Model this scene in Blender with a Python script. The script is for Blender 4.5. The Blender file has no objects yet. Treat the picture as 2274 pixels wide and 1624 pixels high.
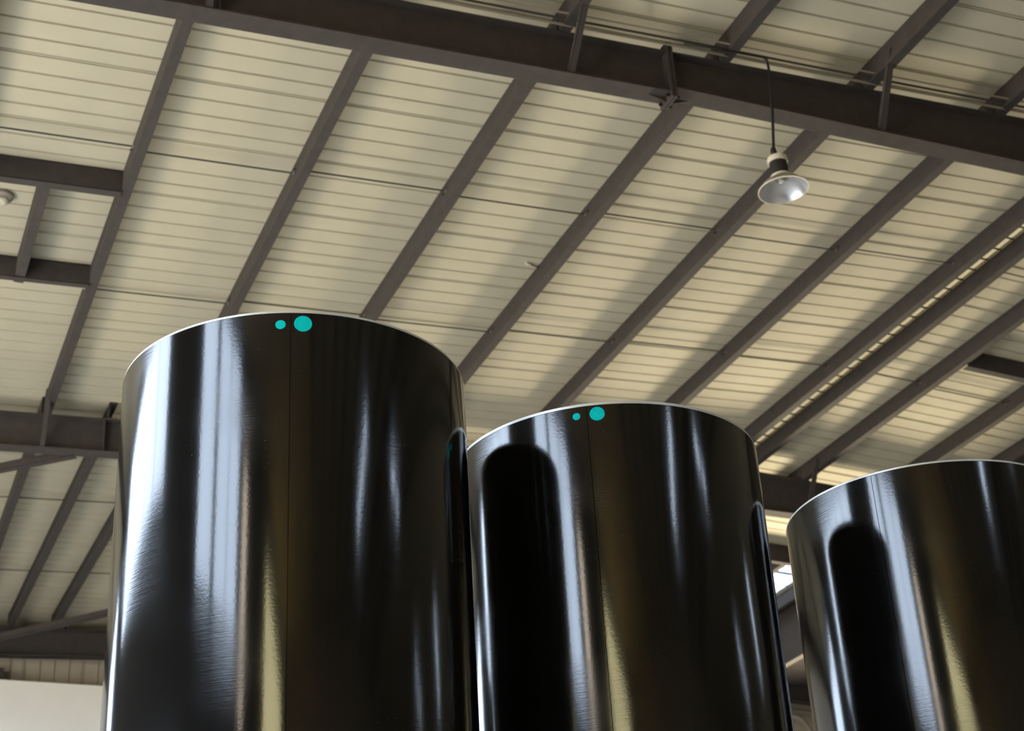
import bpy, bmesh, math, random
from mathutils import Vector, Matrix

random.seed(7)
SC = bpy.context.scene
COL = SC.collection

# ------------------------------------------------------------------ camera
EYE = 1.6
cam_d = bpy.data.cameras.new('camera')
cam_d.sensor_width = 36.0
cam_d.lens = 56.69
cam_d.clip_end = 300
cam_d.dof.use_dof = True
cam_d.dof.focus_distance = 6.6
cam_d.dof.aperture_fstop = 4.0
cam = bpy.data.objects.new('camera', cam_d)
COL.objects.link(cam)
right = Vector((0.92171916, -0.38420068, -0.05313776))
down = Vector((0.13600036, 0.44845309, -0.88339896))
fwd = Vector((0.36323228, 0.807019, 0.46559924))
M = Matrix.Identity(4)
for i in range(3):
    M[i][0] = right[i]; M[i][1] = -down[i]; M[i][2] = -fwd[i]
M[2][3] = EYE
cam.matrix_world = M
SC.camera = cam

# ------------------------------------------------------------------ world: hazy sky above, sunlit yard below the horizon
SKY = (0.74, 0.90, 1.12)
YARD = (1.0, 0.90, 0.74)
SKY_K, YARD_K = 20.0, 10.0
W = bpy.data.worlds.new('daylight'); SC.world = W; W.use_nodes = True
nt = W.node_tree; nt.nodes.clear()
tc = nt.nodes.new('ShaderNodeTexCoord')
sx = nt.nodes.new('ShaderNodeSeparateXYZ')
mr = nt.nodes.new('ShaderNodeMapRange'); mr.inputs[1].default_value = -0.02; mr.inputs[2].default_value = 0.02
mx = nt.nodes.new('ShaderNodeMix'); mx.data_type = 'RGBA'
mx.inputs[6].default_value = tuple(c * YARD_K for c in YARD) + (1,)
mx.inputs[7].default_value = tuple(c * SKY_K for c in SKY) + (1,)
bg = nt.nodes.new('ShaderNodeBackground'); wo = nt.nodes.new('ShaderNodeOutputWorld')
nt.links.new(tc.outputs['Generated'], sx.inputs[0]); nt.links.new(sx.outputs[2], mr.inputs[0])
nt.links.new(mr.outputs[0], mx.inputs[0]); nt.links.new(mx.outputs[2], bg.inputs[0]); nt.links.new(bg.outputs[0], wo.inputs[0])

SC.view_settings.view_transform = 'Standard'
SC.view_settings.look = 'None'
SC.view_settings.exposure = 0.0
SC.view_settings.gamma = 1.0
SC.view_settings.use_curve_mapping = False
SC.cycles.max_bounces = 5
SC.cycles.diffuse_bounces = 3
SC.cycles.use_adaptive_sampling = True
SC.cycles.adaptive_threshold = 0.04
SC.cycles.use_light_tree = False
SC.cycles.transparent_max_bounces = 8
SC.cycles.use_denoising = True
# area lamp added at the unseen far window, standing in for a sunlit yard: warm light thrown up under the roof
far_lamp_d = bpy.data.lights.new('far_window_lamp', 'AREA'); far_lamp_d.shape = 'RECTANGLE'; far_lamp_d.size, far_lamp_d.size_y = 3.2, 2.4
far_lamp_d.energy = 860; far_lamp_d.spread = math.radians(100); far_lamp_d.color = (1.0, 0.85, 0.58)
far_lamp_o = bpy.data.objects.new('far_window_lamp', far_lamp_d); COL.objects.link(far_lamp_o)
far_lamp_o.matrix_world = Matrix.Translation((16.85, 25.62, 5.7)) @ Vector((-0.48, -0.75, 0.45)).to_track_quat('-Z', 'Y').to_matrix().to_4x4()
SC.cycles.caustics_reflective = False
SC.cycles.caustics_refractive = False
SC.cycles.sample_clamp_indirect = 6.0

# ------------------------------------------------------------------ hall dimensions
RIDGE = 11.12; SLOPE = 0.05; H0 = 8.62 + EYE
XL, XR, YB, YF = -6.2, 28.44, -16.0, 25.65
def roof_z(x):
    return H0 + SLOPE * (x if x < RIDGE else 2 * RIDGE - x)

# ------------------------------------------------------------------ helpers
def tag(o, label=None, cat=None, group=None, kind=None):
    if label: o['label'] = label
    if cat: o['category'] = cat
    if group: o['group'] = group
    if kind: o['kind'] = kind
    return o
def obj(name, bm, mat, parent=None, smooth=False):
    bmesh.ops.recalc_face_normals(bm, faces=bm.faces)
    me = bpy.data.meshes.new(name); bm.to_mesh(me); bm.free()
    if mat: me.materials.append(mat)
    if smooth:
        for p in me.polygons: p.use_smooth = True
    return link(name, me, parent)
def link(name, me, parent=None):
    o = bpy.data.objects.new(name, me); COL.objects.link(o)
    if parent: o.parent = parent
    return o
def empty(name, loc=(0, 0, 0)):
    o = bpy.data.objects.new(name, None); COL.objects.link(o); o.location = loc
    o.empty_display_size = 0.1
    return o
def hexa(bm, pts):
    """8 corner points: bottom 4 (ccw) then top 4"""
    v = [bm.verts.new(p) for p in pts]
    for f in ((0, 3, 2, 1), (4, 5, 6, 7), (0, 1, 5, 4), (1, 2, 6, 5), (2, 3, 7, 6), (3, 0, 4, 7)):
        bm.faces.new([v[i] for i in f])
def box(bm, x0, x1, y0, y1, z0, z1):
    hexa(bm, [(x0, y0, z0), (x1, y0, z0), (x1, y1, z0), (x0, y1, z0), (x0, y0, z1), (x1, y0, z1), (x1, y1, z1), (x0, y1, z1)])
def sbox(bm, x0, x1, y0, y1, d0, d1):
    """box hanging under the roof: d0 / d1 depths below the roof plane (d0 < d1), follows the pitch"""
    xs = [x0] + ([RIDGE] if x0 < RIDGE < x1 else []) + [x1]
    for a, b in zip(xs[:-1], xs[1:]):
        za, zb = roof_z(a), roof_z(b)
        hexa(bm, [(a, y0, za - d1), (b, y0, zb - d1), (b, y1, zb - d1), (a, y1, za - d1),
                  (a, y0, za - d0), (b, y0, zb - d0), (b, y1, zb - d0), (a, y1, za - d0)])
def prism(bm, poly, a, b, axis):
    """extrude closed 2-d polygon from a to b; axis 'y': poly=(x,z); axis 'x': poly=(y,z)"""
    def P(q, t): return (q[0], t, q[1]) if axis == 'y' else (t, q[0], q[1])
    A = [bm.verts.new(P(q, a)) for q in poly]; B = [bm.verts.new(P(q, b)) for q in poly]
    n = len(poly)
    for i in range(n):
        j = (i + 1) % n
        bm.faces.new((A[i], A[j], B[j], B[i]))
    bm.faces.new(A[::-1]); bm.faces.new(B)
def tube(bm, pts, r, n=10):
    pts = [Vector(p) for p in pts]; rings = []
    for i, p in enumerate(pts):
        d = (pts[min(i + 1, len(pts) - 1)] - pts[max(i - 1, 0)]).normalized()
        u = d.orthogonal().normalized() if not rings else None
        if u is None:
            u = (prev_u - d * prev_u.dot(d)).normalized()
        w = d.cross(u); prev_u = u
        rr = r[i] if isinstance(r, (list, tuple)) else r
        rings.append([bm.verts.new(p + rr * (math.cos(t) * u + math.sin(t) * w)) for t in [2 * math.pi * k / n for k in range(n)]])
    for A, B in zip(rings[:-1], rings[1:]):
        for k in range(n):
            bm.faces.new((A[k], A[(k + 1) % n], B[(k + 1) % n], B[k]))
    bm.faces.new(rings[0][::-1]); bm.faces.new(rings[-1])
def lathe(bm, prof, c, n=48, closed=True, tilt=None):
    """revolve (r,z) profile about vertical axis through c"""
    c = Vector(c); rings = []
    for r, z in prof:
        ring = []
        for k in range(n):
            t = 2 * math.pi * k / n
            p = Vector((r * math.cos(t), r * math.sin(t), z))
            if tilt is not None: p = tilt @ p
            ring.append(bm.verts.new(c + p))
        rings.append(ring)
    m = len(rings)
    for i in range(m if closed else m - 1):
        A, B = rings[i], rings[(i + 1) % m]
        for k in range(n):
            bm.faces.new((A[k], A[(k + 1) % n], B[(k + 1) % n], B[k]))
def cells(cuts_a, cuts_b, holes):
    A = sorted(set(cuts_a + [v for h in holes for v in h[:2]])); B = sorted(set(cuts_b + [v for h in holes for v in h[2:]]))
    for a0, a1 in zip(A[:-1], A[1:]):
        for b0, b1 in zip(B[:-1], B[1:]):
            ca, cb = (a0 + a1) / 2, (b0 + b1) / 2
            if not any(h[0] < ca < h[1] and h[2] < cb < h[3] for h in holes):
                yield a0, a1, b0, b1

# ------------------------------------------------------------------ materials
def mat(name, base, rough=0.5, metal=0.0, spec=0.5, noise=None, bump=None, ior=None):
    """noise=(scale, amount): mottled colour;  bump=(scale, strength, distance)"""
    m = bpy.data.materials.new(name); m.use_nodes = True
    n = m.node_tree; b = n.nodes['Principled BSDF']
    b.inputs['Base Color'].default_value = (*base, 1)
    b.inputs['Roughness'].default_value = rough; b.inputs['Metallic'].default_value = metal
    b.inputs['Specular IOR Level'].default_value = spec
    if ior: b.inputs['IOR'].default_value = ior
    t = n.nodes.new('ShaderNodeTexCoord')
    if noise:
        x = n.nodes.new('ShaderNodeTexNoise'); x.inputs['Scale'].default_value = noise[0]; x.inputs['Detail'].default_value = 6
        n.links.new(t.outputs['Object'], x.inputs['Vector'])
        r = n.nodes.new('ShaderNodeMapRange'); r.inputs[1].default_value = 0.3; r.inputs[2].default_value = 0.7
        r.inputs[3].default_value = 1 - noise[1]; r.inputs[4].default_value = 1 + noise[1]
        n.links.new(x.outputs['Fac'], r.inputs[0])
        mul = n.nodes.new('ShaderNodeMix'); mul.data_type = 'RGBA'; mul.blend_type = 'MULTIPLY'; mul.inputs[0].default_value = 1
        mul.inputs[6].default_value = (*base, 1)
        n.links.new(r.outputs[0], mul.inputs[7]); n.links.new(mul.outputs[2], b.inputs['Base Color'])
    if bump:
        x = n.nodes.new('ShaderNodeTexNoise'); x.inputs['Scale'].default_value = bump[0]; x.inputs['Detail'].default_value = 4
        n.links.new(t.outputs['Object'], x.inputs['Vector'])
        bn = n.nodes.new('ShaderNodeBump'); bn.inputs['Strength'].default_value = bump[1]; bn.inputs['Distance'].default_value = bump[2]
        n.links.new(x.outputs['Fac'], bn.inputs['Height']); n.links.new(bn.outputs[0], b.inputs['Normal'])
    return m

M_CREAM = mat('cream_sheet', (0.52, 0.478, 0.362), 0.75, spec=0.2, noise=(3, 0.03))
M_WALL = mat('wall_sheet', (0.40, 0.36, 0.29), 0.5, noise=(2, 0.05))
M_WALL_D = mat('grey_brown_wall_sheet', (0.16, 0.145, 0.125), 0.5, noise=(2, 0.05))
M_WHITE = mat('white_panel', (0.93, 0.92, 0.89), 0.5, noise=(1.5, 0.03))
M_STEEL = mat('brown_grey_paint', (0.061, 0.054, 0.051), 0.8, spec=0.15, noise=(9, 0.10), bump=(60, 0.15, 0.002))
M_ROD = mat('rod_steel', (0.055, 0.047, 0.04), 0.5, metal=0.0)
M_CONDUIT = mat('conduit', (0.26, 0.23, 0.19), 0.4)
M_NUT = mat('zinc_nut', (0.30, 0.28, 0.25), 0.5)
M_FLOOR = mat('concrete', (0.56, 0.52, 0.45), 0.7, noise=(0.8, 0.12), bump=(30, 0.2, 0.004))
M_RIM = mat('bare_steel_rim', (0.56, 0.57, 0.55), 0.35, metal=0.35)
M_TEAL = mat('teal_paint', (0.0, 0.53, 0.51), 0.7, spec=0.08, noise=(60, 0.10))
M_BORE = mat('pipe_bore', (0.03, 0.03, 0.03), 0.6)
M_SEAM = mat('seam', (0.004, 0.004, 0.004), 0.9, spec=0.0)
M_ALU = mat('spun_aluminium', (0.72, 0.72, 0.74), 0.28, metal=0.9)
M_CAP = mat('cream_lamp_cap', (0.62, 0.57, 0.46), 0.5)
M_BLACK = mat('black_plastic', (0.010, 0.010, 0.010), 0.6)
M_BULB = mat('frosted_glass', (0.80, 0.78, 0.72), 0.25)
M_FRAME = mat('window_frame', (0.10, 0.09, 0.085), 0.5)

def coat_material():
    m = bpy.data.materials.new('black_gloss_coating'); m.use_nodes = True
    n = m.node_tree; b = n.nodes['Principled BSDF']
    b.inputs['Base Color'].default_value = (0.0035, 0.0033, 0.0034, 1)
    b.inputs['IOR'].default_value = 1.47
    t = n.nodes.new('ShaderNodeTexCoord')
    # fine orange peel
    a = n.nodes.new('ShaderNodeTexNoise'); a.inputs['Scale'].default_value = 90; a.inputs['Detail'].default_value = 3
    n.links.new(t.outputs['Object'], a.inputs['Vector'])
    # long horizontal handling scratches
    mp = n.nodes.new('ShaderNodeMapping'); mp.inputs['Scale'].default_value = (2.5, 2.5, 110)
    s = n.nodes.new('ShaderNodeTexNoise'); s.inputs['Scale'].default_value = 2.0; s.inputs['Detail'].default_value = 5
    n.links.new(t.outputs['Object'], mp.inputs[0]); n.links.new(mp.outputs[0], s.inputs['Vector'])
    # scuffed zones
    z = n.nodes.new('ShaderNodeTexNoise'); z.inputs['Scale'].default_value = 1.6; z.inputs['Detail'].default_value = 2
    n.links.new(t.outputs['Object'], z.inputs['Vector'])
    zr = n.nodes.new('ShaderNodeMapRange'); zr.inputs[1].default_value = 0.52; zr.inputs[2].default_value = 0.68
    n.links.new(z.outputs['Fac'], zr.inputs[0])
    sm = n.nodes.new('ShaderNodeMath'); sm.operation = 'MULTIPLY'
    n.links.new(s.outputs['Fac'], sm.inputs[0]); n.links.new(zr.outputs[0], sm.inputs[1])
    # sparse pale dust specks
    v = n.nodes.new('ShaderNodeTexVoronoi'); v.inputs['Scale'].default_value = 34
    n.links.new(t.outputs['Object'], v.inputs['Vector'])
    lt = n.nodes.new('ShaderNodeMath'); lt.operation = 'LESS_THAN'; lt.inputs[1].default_value = 0.05
    n.links.new(v.outputs['Distance'], lt.inputs[0])
    zm = n.nodes.new('ShaderNodeTexNoise'); zm.inputs['Scale'].default_value = 2.3; n.links.new(t.outputs['Object'], zm.inputs['Vector'])
    gt = n.nodes.new('ShaderNodeMath'); gt.operation = 'GREATER_THAN'; gt.inputs[1].default_value = 0.60; n.links.new(zm.outputs['Fac'], gt.inputs[0])
    sp = n.nodes.new('ShaderNodeMath'); sp.operation = 'MULTIPLY'; n.links.new(lt.outputs[0], sp.inputs[0]); n.links.new(gt.outputs[0], sp.inputs[1])
    bc = n.nodes.new('ShaderNodeMix'); bc.data_type = 'RGBA'; bc.inputs[6].default_value = (0.0035, 0.0033, 0.0034, 1); bc.inputs[7].default_value = (0.14, 0.14, 0.135, 1)
    n.links.new(sp.outputs[0], bc.inputs[0]); n.links.new(bc.outputs[2], b.inputs['Base Color'])
    rr = n.nodes.new('ShaderNodeMapRange'); rr.inputs[3].default_value = 0.105; rr.inputs[4].default_value = 0.22
    n.links.new(sm.outputs[0], rr.inputs[0]); n.links.new(rr.outputs[0], b.inputs['Roughness'])
    b1 = n.nodes.new('ShaderNodeBump'); b1.inputs['Strength'].default_value = 0.05; b1.inputs['Distance'].default_value = 0.002
    b2 = n.nodes.new('ShaderNodeBump'); b2.inputs['Strength'].default_value = 0.10; b2.inputs['Distance'].default_value = 0.002
    n.links.new(a.outputs['Fac'], b1.inputs['Height']); n.links.new(sm.outputs[0], b2.inputs['Height'])
    n.links.new(b1.outputs[0], b2.inputs['Normal']); n.links.new(b2.outputs[0], b.inputs['Normal'])
    return m
M_COAT = coat_material()

def pane_material(name, tint):
    m = bpy.data.materials.new(name); m.use_nodes = True
    n = m.node_tree; n.nodes.clear()
    t = n.nodes.new('ShaderNodeBsdfTransparent'); t.inputs[0].default_value = (*tint, 1)
    g = n.nodes.new('ShaderNodeBsdfGlossy'); g.inputs['Roughness'].default_value = 0.08
    mx = n.nodes.new('ShaderNodeMixShader'); mx.inputs[0].default_value = 0.05
    o = n.nodes.new('ShaderNodeOutputMaterial')
    n.links.new(t.outputs[0], mx.inputs[1]); n.links.new(g.outputs[0], mx.inputs[2]); n.links.new(mx.outputs[0], o.inputs[0])
    return m
M_PANE = pane_material('clear_pane', (0.97, 0.97, 0.97))
M_PANE_R = pane_material('milky_sheet', (0.40, 0.40, 0.39))
M_PANE_Y = pane_material('amber_pane', (1.0, 0.86, 0.57))
M_PANE_D = pane_material('ridge_glow_pane', (0.21, 0.175, 0.12))  # tinted so the added ridge strip glows dimly
M_PANE_W = pane_material('warm_pane', (0.98, 0.82, 0.66))

# ------------------------------------------------------------------ windows and doors (openings to the sky) + portals
def portal(loc, size, normal):
    l = bpy.data.lights.new('sky_portal', 'AREA'); l.shape = 'RECTANGLE'; l.size, l.size_y = size
    l.cycles.is_portal = True
    o = bpy.data.objects.new('sky_portal', l); COL.objects.link(o)
    o.matrix_world = Matrix.Translation(loc) @ Vector(normal).to_track_quat('-Z', 'Y').to_matrix().to_4x4()
    return o
WT = 0.16
# left wall openings: (y0, y1, z0, z1, pane material, mullions)
LEFT = [(7.5, 15.2, 7.25, 9.55, M_PANE, 4), (2.15, 3.80, 6.35, 9.55, M_PANE, 0), (-1.0, 1.95, 6.35, 9.55, M_PANE, 1), (-2.5, -1.5, 5.9, 8.8, M_PANE_W, 0), (-13.5, -6.6, 6.0, 9.15, M_PANE_Y, 4), (18.8, 23.6, 7.2, 9.3, M_PANE, 2)]
FILL_DOOR_L = (4.5, 16.5, 0.0, 4.6)  # unseen opening added to throw more light up onto the ceiling
WIN_F = (15.1, 18.6, 4.4, 7.0)         # x, z in the far wall

# ------------------------------------------------------------------ room shell
bm = bmesh.new(); box(bm, XL - 1, XR + 1, YB - 1, YF + 1, -0.12, 0.0)
tag(obj('floor', bm, M_FLOOR), kind='structure')

bm = bmesh.new()
for a0, a1, b0, b1 in cells([YB, YF + WT], [0.0, roof_z(XL) + 0.02], [w[:4] for w in LEFT] + [FILL_DOOR_L]):
    box(bm, XL - WT, XL, a0, a1, b0, b1)
tag(obj('wall_left', bm, M_WALL_D), kind='structure')
bm = bmesh.new(); box(bm, XR, XR + WT, YB, YF + WT, 0, roof_z(XR) + 0.02)
tag(obj('wall_right', bm, M_WALL), kind='structure')
bm = bmesh.new()
for a0, a1, b0, b1 in cells([XL, XR], [0.0, 9.7], []):
    box(bm, a0, a1, YB - WT, YB, b0, b1)
prism(bm, [(XL, 9.7), (XR, 9.7), (XR, roof_z(XR)), (RIDGE, roof_z(RIDGE)), (XL, roof_z(XL))], YB - WT, YB, 'y')
tag(obj('wall_back', bm, M_WALL), kind='structure')
bm = bmesh.new()
for a0, a1, b0, b1 in cells([XL, XR], [0.0, 9.7], [WIN_F]):
    box(bm, a0, a1, YF + 0.03, YF + WT, b0, b1)
prism(bm, [(XL, 9.7), (XR, 9.7), (XR, roof_z(XR)), (RIDGE, roof_z(RIDGE)), (XL, roof_z(XL))], YF + 0.03, YF + WT, 'y')
wall_far = tag(obj('wall_far', bm, M_WALL), kind='structure')

RIB = 0.2275
def sheet_profile(n, lap=True):
    """underside profile of one roofing sheet over n rib pitches: (offset, height above the pan)"""
    p = [(0.0, 0.0)]
    for k in range(1, n + 1):
        c = k * RIB
        if k < n:
            p += [(c - 0.013, 0.0), (c - 0.007, 0.020), (c + 0.007, 0.020), (c + 0.013, 0.0)]
        else:
            p += [(c - 0.046, 0.0), (c - 0.042, 0.018), (c - 0.028, 0.018), (c - 0.024, 0.004), (c - 0.016, 0.0), (c - 0.012, 0.020), (c - 0.004, 0.020), (c - 0.001, 0.0)]
    return p
# visible strip of the far wall: vertical cladding sheets as separate panels
wp = sheet_profile(4)
prof = [(x, -z) for x, z in wp] + [(4 * RIB - 0.001, -0.028), (0, -0.028)]
bm = bmesh.new()
A = [bm.verts.new((x, -y, 0)) for x, y in prof]; B = [bm.verts.new((x, -y, 1.9)) for x, y in prof]
for i in range(len(prof)):
    j = (i + 1) % len(prof); bm.faces.new((A[i], A[j], B[j], B[i]))
bm.faces.new(A[::-1]); bm.faces.new(B)
wsheet = obj('wall_sheet', bm, M_WALL, wall_far); wsheet.location = (1.0, YF - 0.0, 8.0)
for k in range(1, 5):
    o = wsheet.copy(); COL.objects.link(o); o.location.x = 1.0 + k * 4 * RIB; o.parent = wall_far

# ceiling: plain roof sheets out of view as one mesh, the sheets in view as panels of their own
Y_PAN = 11.105 - 4 * 4 * RIB      # first panel edge in view
N_PAN = 21
SKYLIGHTS = [(8.0, 8.75, -10.4, -6.2), (12.3, 14.6, -4.9, -4.2), (21.5, 25.5, -4.85, -4.5), (21.0, 26.0, 2.3, 2.6)]
bm = bmesh.new()
for a0, a1, b0, b1 in cells([XL - 0.2, RIDGE, XR + 0.2], [YB - 0.2, Y_PAN], SKYLIGHTS):
    za, zb = roof_z(a0), roof_z(a1)
    hexa(bm, [(a0, b0, za), (a1, b0, zb), (a1, b1, zb), (a0, b1, za), (a0, b0, za + .05), (a1, b0, zb + .05), (a1, b1, zb + .05), (a0, b1, za + .05)])
ceiling = tag(obj('ceiling', bm, M_CREAM), kind='structure')
def panel_mesh(x0, x1):
    pr = sheet_profile(4); b = bmesh.new()
    W4 = 4 * RIB
    loop = pr + [(W4 - 0.001, 0.05), (0.0, 0.05)]
    A = [b.verts.new((x0, y, roof_z(x0) + z)) for y, z in loop]; B = [b.verts.new((x1, y, roof_z(x1) + z)) for y, z in loop]
    for i in range(len(loop)):
        j = (i + 1) % len(loop); b.faces.new((A[i], A[j], B[j], B[i]))
    b.faces.new(A[::-1]); b.faces.new(B)
    bmesh.ops.recalc_face_normals(b, faces=b.faces)
    me = bpy.data.meshes.new('roof_panel'); b.to_mesh(me); b.free(); me.materials.append(M_CREAM)
    return me
SKY_X = (13.70, 14.52); RIDGE_GAP = 11.33
m_left = panel_mesh(XL - 0.2, RIDGE); m_right = panel_mesh(RIDGE_GAP, XR + 0.2)
m_r1 = panel_mesh(RIDGE_GAP, SKY_X[0]); m_r2 = panel_mesh(SKY_X[1], XR + 0.2)
m_sky = panel_mesh(*SKY_X); m_sky.materials.clear(); m_sky.materials.append(M_PANE_R)
for k in range(N_PAN):
    y = Y_PAN + k * 4 * RIB
    if y > YF + 0.1: break
    link('roof_panel', m_left, ceiling).location.y = y
    if 20.1 < y < 23.5:
        link('roof_panel', m_r1, ceiling).location.y = y
        link('roof_panel', m_r2, ceiling).location.y = y
        o = link('skylight_panel', m_sky, ceiling); o.location.y = y; o['label'] = 'bright translucent roof skylight sheet'
    else:
        link('roof_panel', m_right, ceiling).location.y = y
for x0, x1, y0, y1 in SKYLIGHTS:
    bm = bmesh.new()
    hexa(bm, [(x0, y0, roof_z(x0) + .01), (x1, y0, roof_z(x1) + .01), (x1, y1, roof_z(x1) + .01), (x0, y1, roof_z(x0) + .01),
              (x0, y0, roof_z(x0) + .02), (x1, y0, roof_z(x1) + .02), (x1, y1, roof_z(x1) + .02), (x0, y1, roof_z(x0) + .02)])
    o = obj('skylight_panel', bm, M_PANE, ceiling); o['label'] = 'bright translucent roof skylight sheet'
    portal(((x0 + x1) / 2, (y0 + y1) / 2, roof_z(x0) + 0.05), (x1 - x0, y1 - y0), (0, 0, -1))
portal((14.11, 22.03, roof_z(14.1) + 0.08), (0.8, 3.6), (0, 0, -1))
# translucent strip added along the ridge to make the slit glow, with the sheet-end fillers that dash it
z0 = lambda x: roof_z(x)
bm = bmesh.new(); prism(bm, [(RIDGE, z0(RIDGE) + .03), (RIDGE_GAP, z0(RIDGE_GAP) + .03), (RIDGE_GAP, z0(RIDGE_GAP) + .036), (RIDGE, z0(RIDGE) + .036)], Y_PAN, YF + .1, 'y')
o = obj('ridge_glow_strip', bm, M_PANE_D, ceiling); o['label'] = 'translucent strip added to brighten the ridge slit'
bm = bmesh.new()
for k in range(81):
    y = Y_PAN + k * RIB
    box(bm, RIDGE - .01, RIDGE_GAP, y - .005, y + .005, z0(RIDGE_GAP) + .012, z0(RIDGE_GAP) + .03)
o = obj('ridge_filler', bm, M_STEEL, ceiling); o['kind'] = 'stuff'

for i, (y0, y1, z0, z1, pm, mul) in enumerate(LEFT):
    bm = bmesh.new(); fr = 0.06
    box(bm, XL - WT + .02, XL + .02, y0, y1, z0, z0 + fr); box(bm, XL - WT + .02, XL + .02, y0, y1, z1 - fr, z1)
    box(bm, XL - WT + .02, XL + .02, y0, y0 + fr, z0 + fr, z1 - fr); box(bm, XL - WT + .02, XL + .02, y1 - fr, y1, z0 + fr, z1 - fr)
    w = tag(obj('window_%d' % (i + 1), bm, M_FRAME), kind='structure')
    n = mul + 1; step = (y1 - y0 - 2 * fr) / n
    for k in range(n):
        bm = bmesh.new(); ya = y0 + fr + k * step
        box(bm, XL - 0.07, XL - 0.064, ya, ya + step, z0 + fr, z1 - fr); obj('pane', bm, pm, w)
        if k:
            bm = bmesh.new(); box(bm, XL - .10, XL - .02, ya - .02, ya + .02, z0 + fr, z1 - fr); obj('mullion', bm, M_FRAME, w)
    portal((XL - WT - 0.01, (y0 + y1) / 2, (z0 + z1) / 2), (y1 - y0, z1 - z0) , (1, 0, 0))
def door(name, pts_boxes, ploc, psize, pn):
    bm = bmesh.new()
    for b in pts_boxes: box(bm, *b)
    tag(obj(name, bm, M_FRAME), kind='structure'); portal(ploc, psize, pn)
y0, y1, z0, z1 = FILL_DOOR_L
door('fill_door_1', [(XL - WT - .02, XL + .03, y0 - .12, y0, 0, z1 + .12), (XL - WT - .02, XL + .03, y1, y1 + .12, 0, z1 + .12), (XL - WT - .02, XL + .03, y0, y1, z1, z1 + .12)],
     (XL - WT - .03, (y0 + y1) / 2, z1 / 2), (y1 - y0, z1), (1, 0, 0))
x0, x1, z0, z1 = WIN_F
bm = bmesh.new()
for b in ((x0 - .06, x1 + .06, YF, YF + WT, z0 - .06, z0), (x0 - .06, x1 + .06, YF, YF + WT, z1, z1 + .06), (x0 - .06, x0, YF, YF + WT, z0, z1), (x1, x1 + .06, YF, YF + WT, z0, z1)): box(bm, *b)
w = tag(obj('window_7', bm, M_FRAME), kind='structure')
bm = bmesh.new(); box(bm, x0, x1, YF + .08, YF + .086, z0, z1); obj('pane', bm, M_PANE, w)

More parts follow.
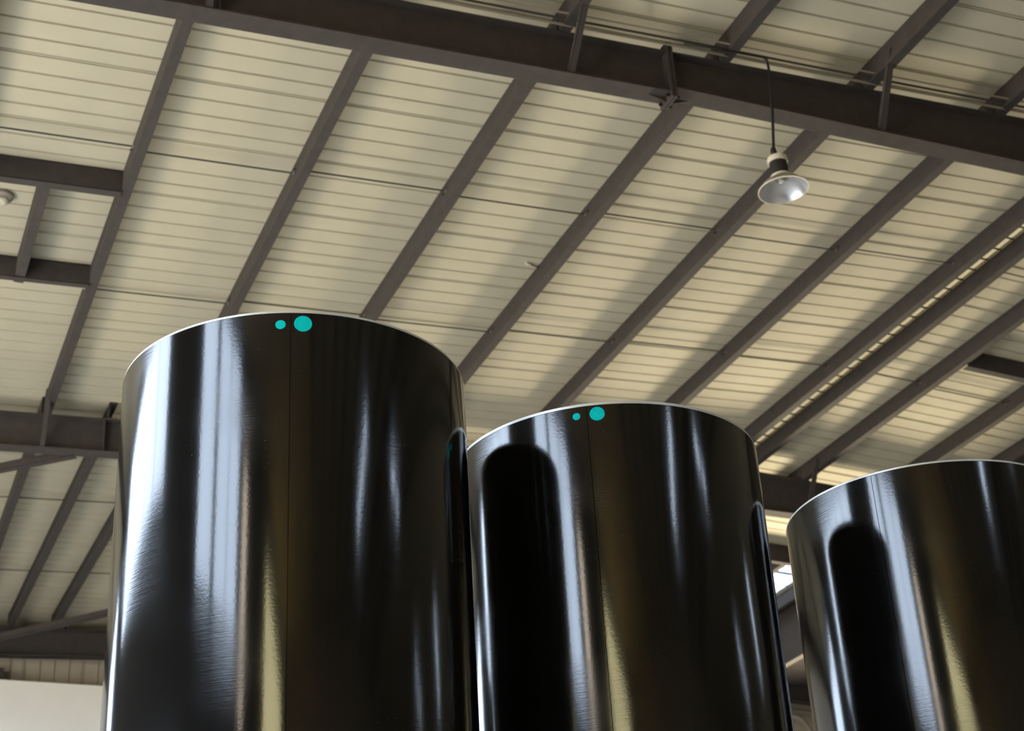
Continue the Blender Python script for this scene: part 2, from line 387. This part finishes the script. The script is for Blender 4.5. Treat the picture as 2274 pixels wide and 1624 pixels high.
# ------------------------------------------------------------------ rafters
FW = 0.19         # flange width
TOPD = 0.215      # top flange hangs below the purlins
def raf_depth(x):
    if x > RIDGE: x = 2 * RIDGE - x
    return 0.645 if x < 5.86 else 0.595 + (x - 5.86) * (0.80 - 0.595) / (RIDGE - 5.86)
PX = [0.385, 1.855, 3.345, 4.835, 6.36, 7.855, 9.345, 10.85, 11.30, 12.20, 13.57, 14.55]
def rafter(yc, label, braces, splice, stiff=()):
    t = empty('roof_rafter', (0, yc, 0)); tag(t, label, 'roof beam')
    xs = [XL, 5.859, 5.861, RIDGE, 2 * RIDGE - 5.861, 2 * RIDGE - 5.859, XR]
    def strip(y0, y1, top, bot):
        b = bmesh.new()
        for a, c in zip(xs[:-1], xs[1:]):
            if c - a < 0.01: continue
            e = 1e-4
            da, dc = raf_depth(a + e if a != RIDGE else a + e), raf_depth(c - e)
            za, zc = roof_z(a), roof_z(c)
            hexa(b, [(a, y0, za - bot(da)), (c, y0, zc - bot(dc)), (c, y1, zc - bot(dc)), (a, y1, za - bot(da)),
                     (a, y0, za - top(da)), (c, y0, zc - top(dc)), (c, y1, zc - top(dc)), (a, y1, za - top(da))])
        return b
    obj('web', strip(-0.005, 0.005, lambda d: TOPD + .012, lambda d: d - .014), M_STEEL, t)
    obj('top_flange', strip(-FW / 2, FW / 2, lambda d: TOPD, lambda d: TOPD + .012), M_STEEL, t)
    obj('bottom_flange', strip(-FW / 2, FW / 2, lambda d: d - .014, lambda d: d), M_STEEL, t)
    for x in stiff:
        b = bmesh.new(); sbox(b, x, x + .012, -FW / 2 + .01, FW / 2 - .01, TOPD + .012, raf_depth(x) - .014); obj('stiffener', b, M_STEEL, t)
    for x, lean in braces:              # fly braces from the bottom flange up to the purlin
        b = bmesh.new()
        zt, zb = roof_z(x) - 0.12, roof_z(x) - raf_depth(x) + 0.006
        s = -1
        y_top, y_bot = s * (FW / 2 + 0.46), s * (FW / 2 - 0.02)
        hexa(b, [(x, y_bot - .004, zb), (x + .055, y_bot - .004, zb), (x + .055, y_bot + .004, zb), (x, y_bot + .004, zb),
                 (x + lean, y_top - .004, zt), (x + lean + .055, y_top - .004, zt), (x + lean + .055, y_top + .004, zt), (x + lean, y_top + .004, zt)])
        hexa(b, [(x, y_bot - .004, zb), (x + .006, y_bot - .004, zb), (x + .006, y_bot + .05, zb), (x, y_bot + .05, zb),
                 (x + lean, y_top - .004, zt), (x + lean + .006, y_top - .004, zt), (x + lean + .006, y_top + .05, zt), (x + lean, y_top + .05, zt)])
        obj('fly_brace', b, M_STEEL, t)
    for x in PX[1:]:
        b = bmesh.new(); sbox(b, x - .009, x - .001, -.075, .075, .03, TOPD); obj('cleat', b, M_STEEL, t)
    if splice:
        for dx in (-0.028, 0.004):
            b = bmesh.new(); sbox(b, 5.86 + dx, 5.86 + dx + .024, -FW / 2 - .012, FW / 2 + .012, 0.13, 0.70); obj('splice_plate', b, M_STEEL, t)
        for sgn in (-1, 1):
            b = bmesh.new(); x = 5.86 + sgn * .03; z = roof_z(5.86) - 0.645
            pts = [(x, z), (x + sgn * .17, z + sgn * .01), (x, z - .055)]
            if sgn > 0: pts = pts[::-1]
            prism(b, pts, -0.006, 0.006, 'y'); obj('gusset', b, M_STEEL, t)
            for yy in (-0.06, 0.06):
                b = bmesh.new(); tube(b, [(5.86 - .055, yy * 1.2, z - .03 + .0), (5.86 + .06, yy * 1.2, z - .03)], .014, 6); obj('bolt', b, M_STEEL, t)
    return t
rafter(9.47, 'nearest brown I-beam rafter crossing the top of the picture', [(4.89, -.02), (7.95, -.11), (1.90, -.05)], True, stiff=(2.0,))
rafter(17.51, 'second brown I-beam rafter, seen left of the tallest-looking pipe', [(1.85, -.03), (12.2, -.05)], True, stiff=(2.56,))
rafter(25.30, 'farthest dark I-beam rafter against the end wall', [], False)

# ------------------------------------------------------------------ purlins
PD, PB = 0.21, 0.095
def c_section(x, b=PB):
    z = roof_z(x) - 0.006; t = 0.004
    if x > RIDGE: z -= 0.006
    return [(x, z), (x + b, z), (x + b, z - .022), (x + b - t, z - .022), (x + b - t, z - t), (x + t, z - t),
            (x + t, z - PD + t), (x + b - t, z - PD + t), (x + b - t, z - PD + .022), (x + b, z - PD + .022), (x + b, z - PD), (x, z - PD)]
def purlin(x, label, y0=YB + .1, y1=25.6, name='roof_purlin', group=None, skew=None):
    bm = bmesh.new(); prism(bm, c_section(x), y0, y1, 'y')
    if skew:
        for v in bm.verts: v.co.x += skew * (v.co.y - y0)
    o = tag(obj(name, bm, M_STEEL), label, 'purlin', group)
    return o
PL = ['brown roof purlin cut off at the top left corner of the picture',
      'brown roof purlin that the dark trimmer frame on the left butts against',
      'brown roof purlin running down behind the left side of the leftmost pipe top',
      'brown roof purlin ending behind the middle of the leftmost pipe rim',
      'brown roof purlin meeting the rafter splice, with a small wire stub on it',
      'brown roof purlin passing right behind the hanging lamp',
      'brown roof purlin next on the right after the one behind the lamp',
      'left one of the twin ridge purlins with a bright slit between them',
      'right one of the twin ridge purlins with a bright slit between them',
      'first dark roof purlin to the right of the twin ridge purlins',
      'dark roof purlin just right of the short trimmer beam on the right edge',
      'last dark roof purlin low on the right, above the rightmost pipe']
purlins = []
for i, (x, l) in enumerate(zip(PX, PL)):
    purlins.append(purlin(x, l, y1=17.62 if i in (0, 1, 2) else 25.2, group='roof purlins'))
purlin(1.83, 'end-bay purlin at the left edge, under the diagonal brace', y0=17.40, y1=25.2, group='roof purlins')
purlin(2.60, 'end-bay purlin in the middle of the three left of the pipes', y0=17.40, y1=25.2, group='roof purlins', skew=-0.021)
purlin(3.33, 'end-bay purlin nearest to the left side of the leftmost pipe', y0=17.40, y1=25.2, group='roof purlins', skew=-0.030)

# sag rods bolted through the purlin webs, staggered from bay to bay
def rod(i, y, y1=None, d=0.10):
    a = PX[i]; b = PX[i + 1]
    bm = bmesh.new()
    tube(bm, [(a - .03, y, roof_z(a) - d), (b + .03, y, roof_z(b) - d)], 0.0085, 8)
    obj('sag_rod', bm, M_ROD, purlins[i + 1])
    for xx in (a + .012, b - .012):
        bm = bmesh.new(); tube(bm, [(xx - .006, y, roof_z(xx) - d), (xx + .006, y, roof_z(xx) - d)], 0.013, 6); obj('nut', bm, M_NUT, purlins[i + 1])
for i in range(7):
    s = 0.035 if i % 2 else -0.035
    rod(i, 12.07 + s * .9)
    rod(i, 14.60 + s * (1 if i < 5 else -1) - (0.06 if i >= 5 else 0))
for i in range(8, 11):
    s = 0.035 if i % 2 else -0.035
    rod(i, 12.05 + s); rod(i, 14.6 + s)
for y in (20.25, 22.95):
    bm = bmesh.new(); tube(bm, [(0.3, y, roof_z(.3) - .1), (4.8, y - .05, roof_z(4.8) - .1)], 0.0085, 8)
    obj('sag_rod', bm, M_ROD, purlins[3])

# ------------------------------------------------------------------ trimmer frames
def cross_beam(x0, x1, y, parent, name='cross_beam', fl=0.10, d=0.24):
    bm = bmesh.new()
    sbox(bm, x0, x1, y, y + .006, 0.01, d); sbox(bm, x0, x1, y, y + fl, d - .006, d); sbox(bm, x0, x1, y, y + fl * .7, 0.008, 0.014)
    return obj(name, bm, M_STEEL, parent)
t = empty('trimmer_frame', (0, 0, 0)); tag(t, 'dark steel trimmer frame of two short beams and a joist at the left edge', 'roof frame')
cross_beam(-1.2, 1.853, 12.58, t); cross_beam(-1.2, 1.853, 14.32, t, fl=.08)
bm = bmesh.new()
prism(bm, [(1.14, roof_z(1.14) - .008), (1.235, roof_z(1.14) - .008), (1.235, roof_z(1.14) - .225), (1.14, roof_z(1.14) - .225)], 12.66, 14.45, 'y')
obj('joist', bm, M_STEEL, t)
bm = bmesh.new(); sbox(bm, -1.2, 1.84, 14.47, 14.485, .17, .20); obj('trim_strip', bm, M_CREAM, t)
t = empty('trimmer_frame', (0, 0, 0)); tag(t, 'short dark trimmer beam at the right edge of the picture', 'roof frame')
cross_beam(12.30, 13.565, 13.77, t)
t = empty('trimmer_frame', (0, 0, 0)); tag(t, 'dark trimmer beam next to the bright skylight between the pipes', 'roof frame')
cross_beam(12.30, 14.545, 20.02, t, d=.30)

# deep longitudinal girder on the right
t = empty('valley_girder', (14.80, 21.5, 0)); tag(t, 'deep brown longitudinal girder below the skylight, seen between the pipes', 'girder')
bm = bmesh.new(); box(bm, -.006, .006, -12.0, 3.7, 7.95 + EYE, 8.98 + EYE); obj('web', bm, M_STEEL, t)
bm = bmesh.new(); box(bm, -.06, .06, -12.0, 3.7, 7.93 + EYE, 7.95 + EYE); obj('bottom_flange', bm, M_STEEL, t)
bm = bmesh.new(); box(bm, -.055, -.006, -12.0, 3.7, 7.95 + EYE, 8.25 + EYE); obj('cover_plate', bm, M_STEEL, t)
bm = bmesh.new(); box(bm, .02, 3.6, -12.0, 3.7, 8.55 + EYE, 8.56 + EYE); box(bm, 3.59, 3.6, -12.0, 3.7, 8.56 + EYE, 8.70 + EYE); obj('added_shade_sheet', bm, M_STEEL, t)  # dark sheet added to cover the brightly lit roof beyond the girder
for k in range(9):
    bm = bmesh.new(); box(bm, -.11, -.006, -11.6 + k * 1.9, -11.588 + k * 1.9, 8.25 + EYE, 8.98 + EYE); obj('stiffener', bm, M_STEEL, t)

# horizontal bracing in the end bay
def brace(p, q, label):
    bm = bmesh.new(); p = Vector(p); q = Vector(q); d = (q - p).normalized(); s = d.cross(Vector((0, 0, 1))).normalized()
    for u0, u1, z0, z1 in ((-.05, .05, 0, .008), (-.05, -.042, 0, .09)):
        hexa(bm, [p + s * u0 + Vector((0, 0, z0)), q + s * u0 + Vector((0, 0, z0)), q + s * u1 + Vector((0, 0, z0)), p + s * u1 + Vector((0, 0, z0)),
                  p + s * u0 + Vector((0, 0, z1)), q + s * u0 + Vector((0, 0, z1)), q + s * u1 + Vector((0, 0, z1)), p + s * u1 + Vector((0, 0, z1))])
    tag(obj('diagonal_brace', bm, M_STEEL), label, 'brace', 'diagonal braces of the end bay')
zb = lambda x, d=.655: roof_z(x) - d
brace((2.28, 17.60, zb(2.28)), (-4.6, 22.6, zb(-4.6)), 'diagonal angle brace leaving the second rafter at the left edge')
brace((8.6, 18.7, zb(8.6)), (1.4, 25.85 - .6, zb(1.4)), 'diagonal angle brace crossing in front of the farthest rafter')

# end wall: column and white panel
bm = bmesh.new(); box(bm, -.11, .11, -.09, -.08, 0, 9.55); box(bm, -.11, .11, .08, .09, 0, 9.55); box(bm, -.006, .006, -.08, .08, 0, 9.55)
o = tag(obj('end_wall_column', bm, M_STEEL), 'dark steel column at the left edge by the end wall', 'column'); o.location = (2.37, 25.50, 0)
t = empty('white_partition', (1.2, 25.30, 0)); tag(t, 'white wall panel in the bottom left corner', 'wall panel')
bm = bmesh.new(); box(bm, -6.0, 5.6, -.03, .03, 6.4, 7.70 + EYE); o = obj('panel', bm, M_WHITE, t)
bm = bmesh.new(); box(bm, -6.0, 5.6, -.036, .036, 7.70 + EYE, 7.715 + EYE); obj('top_trim', bm, M_WHITE, t)
for k in (-5.9, 5.45):
    bm = bmesh.new(); box(bm, k, k + .1, -.03, .07, 0, 6.4); obj('leg', bm, M_WHITE, t)

# pipes on the end wall between the pipes
bm = bmesh.new(); tube(bm, [(16.2, 25.50, 8.15 + EYE), (19.2, 25.50, 8.10 + EYE)], .035, 8)
tag(obj('wall_pipe', bm, M_CONDUIT), 'thin pale pipe running level on the end wall between the pipes', 'pipe')
bm = bmesh.new(); tube(bm, [(16.7, 25.38, 8.02 + EYE), (16.95, 25.38, 7.95 + EYE), (17.15, 25.38, 7.7 + EYE), (17.3, 25.38, 7.2 + EYE), (17.4, 25.38, 6.0 + EYE)], .05, 10)
tag(obj('downpipe', bm, M_CONDUIT, None, True), 'pale bent downpipe low between the middle and right pipes', 'pipe')

# ------------------------------------------------------------------ conduits along the nearest rafter
for k, (dy, dd, r, l) in enumerate(((-.165, .205, .012, 'lowest of the thin conduits along the top of the nearest rafter'),
                                    (-.215, .185, .012, 'middle one of the thin conduits along the top of the nearest rafter'),
                                    (-.275, .175, .009, 'uppermost of the thin conduits along the top of the nearest rafter'))):
    bm = bmesh.new(); xs = [-6.0 + 0.55 * j for j in range(31)]
    tube(bm, [(x, 9.47 + dy - .002 * k * math.sin(x * 1.3), roof_z(x) - dd - .006 * abs(math.sin(x * 1.05))) for x in xs], r, 6)
    tag(obj('conduit', bm, M_CONDUIT if k != 1 else M_STEEL), l, 'conduit', 'conduits along the nearest rafter')

# ------------------------------------------------------------------ hanging lamp
LX, LY = 6.682, 9.225
t = empty('pendant_lamp', (LX, LY, 0)); tag(t, 'unlit high-bay pendant lamp with a metal reflector, hanging from the rafter', 'lamp')
zt = 8.736 + EYE; zc = 7.679 + EYE
bm = bmesh.new()
tube(bm, [(-.75, 0, zt - .02 - .03), (-.35, .0, zt - .02), (.02, 0, zt), (.055, 0, zt - .02), (.062, 0, zt - .10), (.05, 0, zt - .35), (.028, .0, zt - .6), (.0, 0, zc + .22), (-.02, 0, zc + .06), (-.02, 0, zc)], .0125, 8)
obj('cable', bm, M_BLACK, t, True)
bm = bmesh.new(); tube(bm, [(-.02, 0, zc + .09), (-.022, 0, zc + .05), (-.02, 0, zc - .01)], [.018, .028, .02], 10); obj('hook', bm, M_BLACK, t, True)
TL = Matrix.Rotation(math.radians(-3), 3, 'Y')
c0 = (0.0, 0, zc)
def part(name, prof, m, closed=True):
    bm = bmesh.new(); lathe(bm, [(r * .85, z * .88) for r, z in prof], c0, 40, closed, TL); o = obj(name, bm, m, t, True)
    e = o.modifiers.new('edge', 'EDGE_SPLIT'); e.split_angle = math.radians(40)
    return o
part('cap', [(0.001, 0.0), (.075, 0.0), (.095, -.012), (.10, -.03), (.10, -.07), (.001, -.07)], M_CAP)
part('ballast_housing', [(0.001, -.07), (.086, -.07), (.088, -.08), (.088, -.195), (.001, -.195)], M_BLACK)
part('collar', [(0.001, -.195), (.07, -.195), (.098, -.212), (.104, -.225), (.104, -.24), (.001, -.24)], M_CAP)
out = [(.07, -.24), (.11, -.252), (.155, -.275), (.195, -.305), (.222, -.335), (.240, -.362), (.246, -.368)]
inn = [(.240, -.370), (.218, -.340), (.191, -.311), (.151, -.281), (.107, -.258), (.066, -.247)]
part('reflector', out + inn, M_ALU)
part('rim', [(.240, -.362), (.249, -.364), (.250, -.374), (.240, -.373)], M_CAP)
part('bulb', [(0.001, -.24), (.03, -.245), (.035, -.262), (.028, -.285), (.001, -.295)], M_BULB)

# ------------------------------------------------------------------ small fittings
t = empty('wire_stub', (6.36, 13.27, 0)); tag(t, 'small cut wire stub with a pale end on a purlin', 'wire')
z = 8.93 + EYE - .03
bm = bmesh.new(); tube(bm, [(.0, 0, z), (-.05, 0, z + .005), (-.10, 0, z + .02)], .008, 6); obj('wire', bm, M_BLACK, t)
bm = bmesh.new(); tube(bm, [(-.10, .0, z + .018), (-.135, -.005, z + .012), (-.16, -.01, z + .018)], [.012, .018, .015], 8); obj('end_tape', bm, M_CAP, t)
t = empty('ceiling_fitting', (0.87, 13.25, 0)); tag(t, 'small round pale ceiling fitting inside the trimmer frame at the left edge', 'fitting')
z = roof_z(.87)
bm = bmesh.new(); lathe(bm, [(.001, z), (.10, z), (.10, z - .03), (.075, z - .05), (.001, z - .055)], (0, 0, 0), 24); obj('base', bm, M_CONDUIT, t, False)
bm = bmesh.new(); lathe(bm, [(.001, z - .05), (.06, z - .05), (.055, z - .085), (.03, z - .10), (.001, z - .105)], (0, 0, 0), 24); obj('cover', bm, M_CAP, t, True)

# ------------------------------------------------------------------ the three coated pipes
R = 0.70
TOPS = [h * R + EYE for h in (4.3718, 4.3444, 4.3443)]
CY = [(2.316 * R, 8.290 * R), (4.545 * R, 8.697 * R), (7.185 * R, 8.825 * R)]
CL = ['leftmost and largest-looking glossy black pipe standing on end, two teal dots',
      'middle glossy black pipe standing on end, two teal dots near the rim',
      'rightmost glossy black pipe standing on end, cut by the picture edge, no dots']
SEAM = [-107.4, -122.3, -146.5]
DOTS = [[(-110.48, .062, .0190), (-103.62, .058, .0335)], [(-125.95, .058, .0165), (-118.69, .056, .0320)], []]
NSEG = 192
for k, ((cx, cy), l) in enumerate(zip(CY, CL)):
    t = empty('coated_pipe', (cx, cy, 0)); tag(t, l, 'pipe', 'coated pipes standing on end')
    TOP = TOPS[k]
    rim = 0.010 if k != 1 else 0.013
    bm = bmesh.new(); lathe(bm, [(R, 0.0), (R, TOP - rim - .003), (R - .002, TOP - rim), (R - .006, TOP - rim), (R - .006, 0.0)], (0, 0, 0), NSEG)
    o = obj('coating', bm, M_COAT, t, True); e = o.modifiers.new('edge', 'EDGE_SPLIT'); e.split_angle = math.radians(30)
    bm = bmesh.new(); lathe(bm, [(R - .006, 0.0), (R - .006, TOP - rim), (R - .002, TOP - rim), (R - .0022, TOP - .002), (R - .004, TOP), (R - .020, TOP), (R - .020, 0.0)], (0, 0, 0), NSEG)
    o = obj('steel_wall', bm, M_RIM, t, True); e = o.modifiers.new('edge', 'EDGE_SPLIT'); e.split_angle = math.radians(30)
    # lap seam of the wrapped coating
    a = math.radians(SEAM[k]); bm = bmesh.new(); w = 0.0012 / R
    pr = [(R + .0004, -w), (R + .0010, -w * .3), (R + .0010, w * .3), (R + .0004, w)]
    v0 = [bm.verts.new((r * math.cos(a + d), r * math.sin(a + d), 0.0)) for r, d in pr]
    v1 = [bm.verts.new((r * math.cos(a + d), r * math.sin(a + d), TOP - rim - .003)) for r, d in pr]
    for i in range(3): bm.faces.new((v0[i], v0[i + 1], v1[i + 1], v1[i]))
    obj('seam', bm, M_SEAM, t)
    for ang, dz, rad in DOTS[k]:
        a = math.radians(ang); bm = bmesh.new(); n = 40
        def P(u, v, h): return ((R + h) * math.cos(a + u / R), (R + h) * math.sin(a + u / R), TOP - dz + v)
        top = [bm.verts.new(P(rad * math.cos(2 * math.pi * i / n) , rad * math.sin(2 * math.pi * i / n), .0012)) for i in range(n)]
        mid = [bm.verts.new(P(.5 * rad * math.cos(2 * math.pi * i / n), .5 * rad * math.sin(2 * math.pi * i / n), .0014)) for i in range(n)]
        bot = [bm.verts.new(P(rad * math.cos(2 * math.pi * i / n), rad * math.sin(2 * math.pi * i / n), -.0005)) for i in range(n)]
        c = bm.verts.new(P(0, 0, .0014))
        for i in range(n):
            j = (i + 1) % n
            bm.faces.new((top[i], top[j], mid[j], mid[i])); bm.faces.new((mid[i], mid[j], c)); bm.faces.new((bot[i], bot[j], top[j], top[i]))
        o = obj('paint_dot', bm, M_TEAL, t); o['label'] = 'teal paint dot'
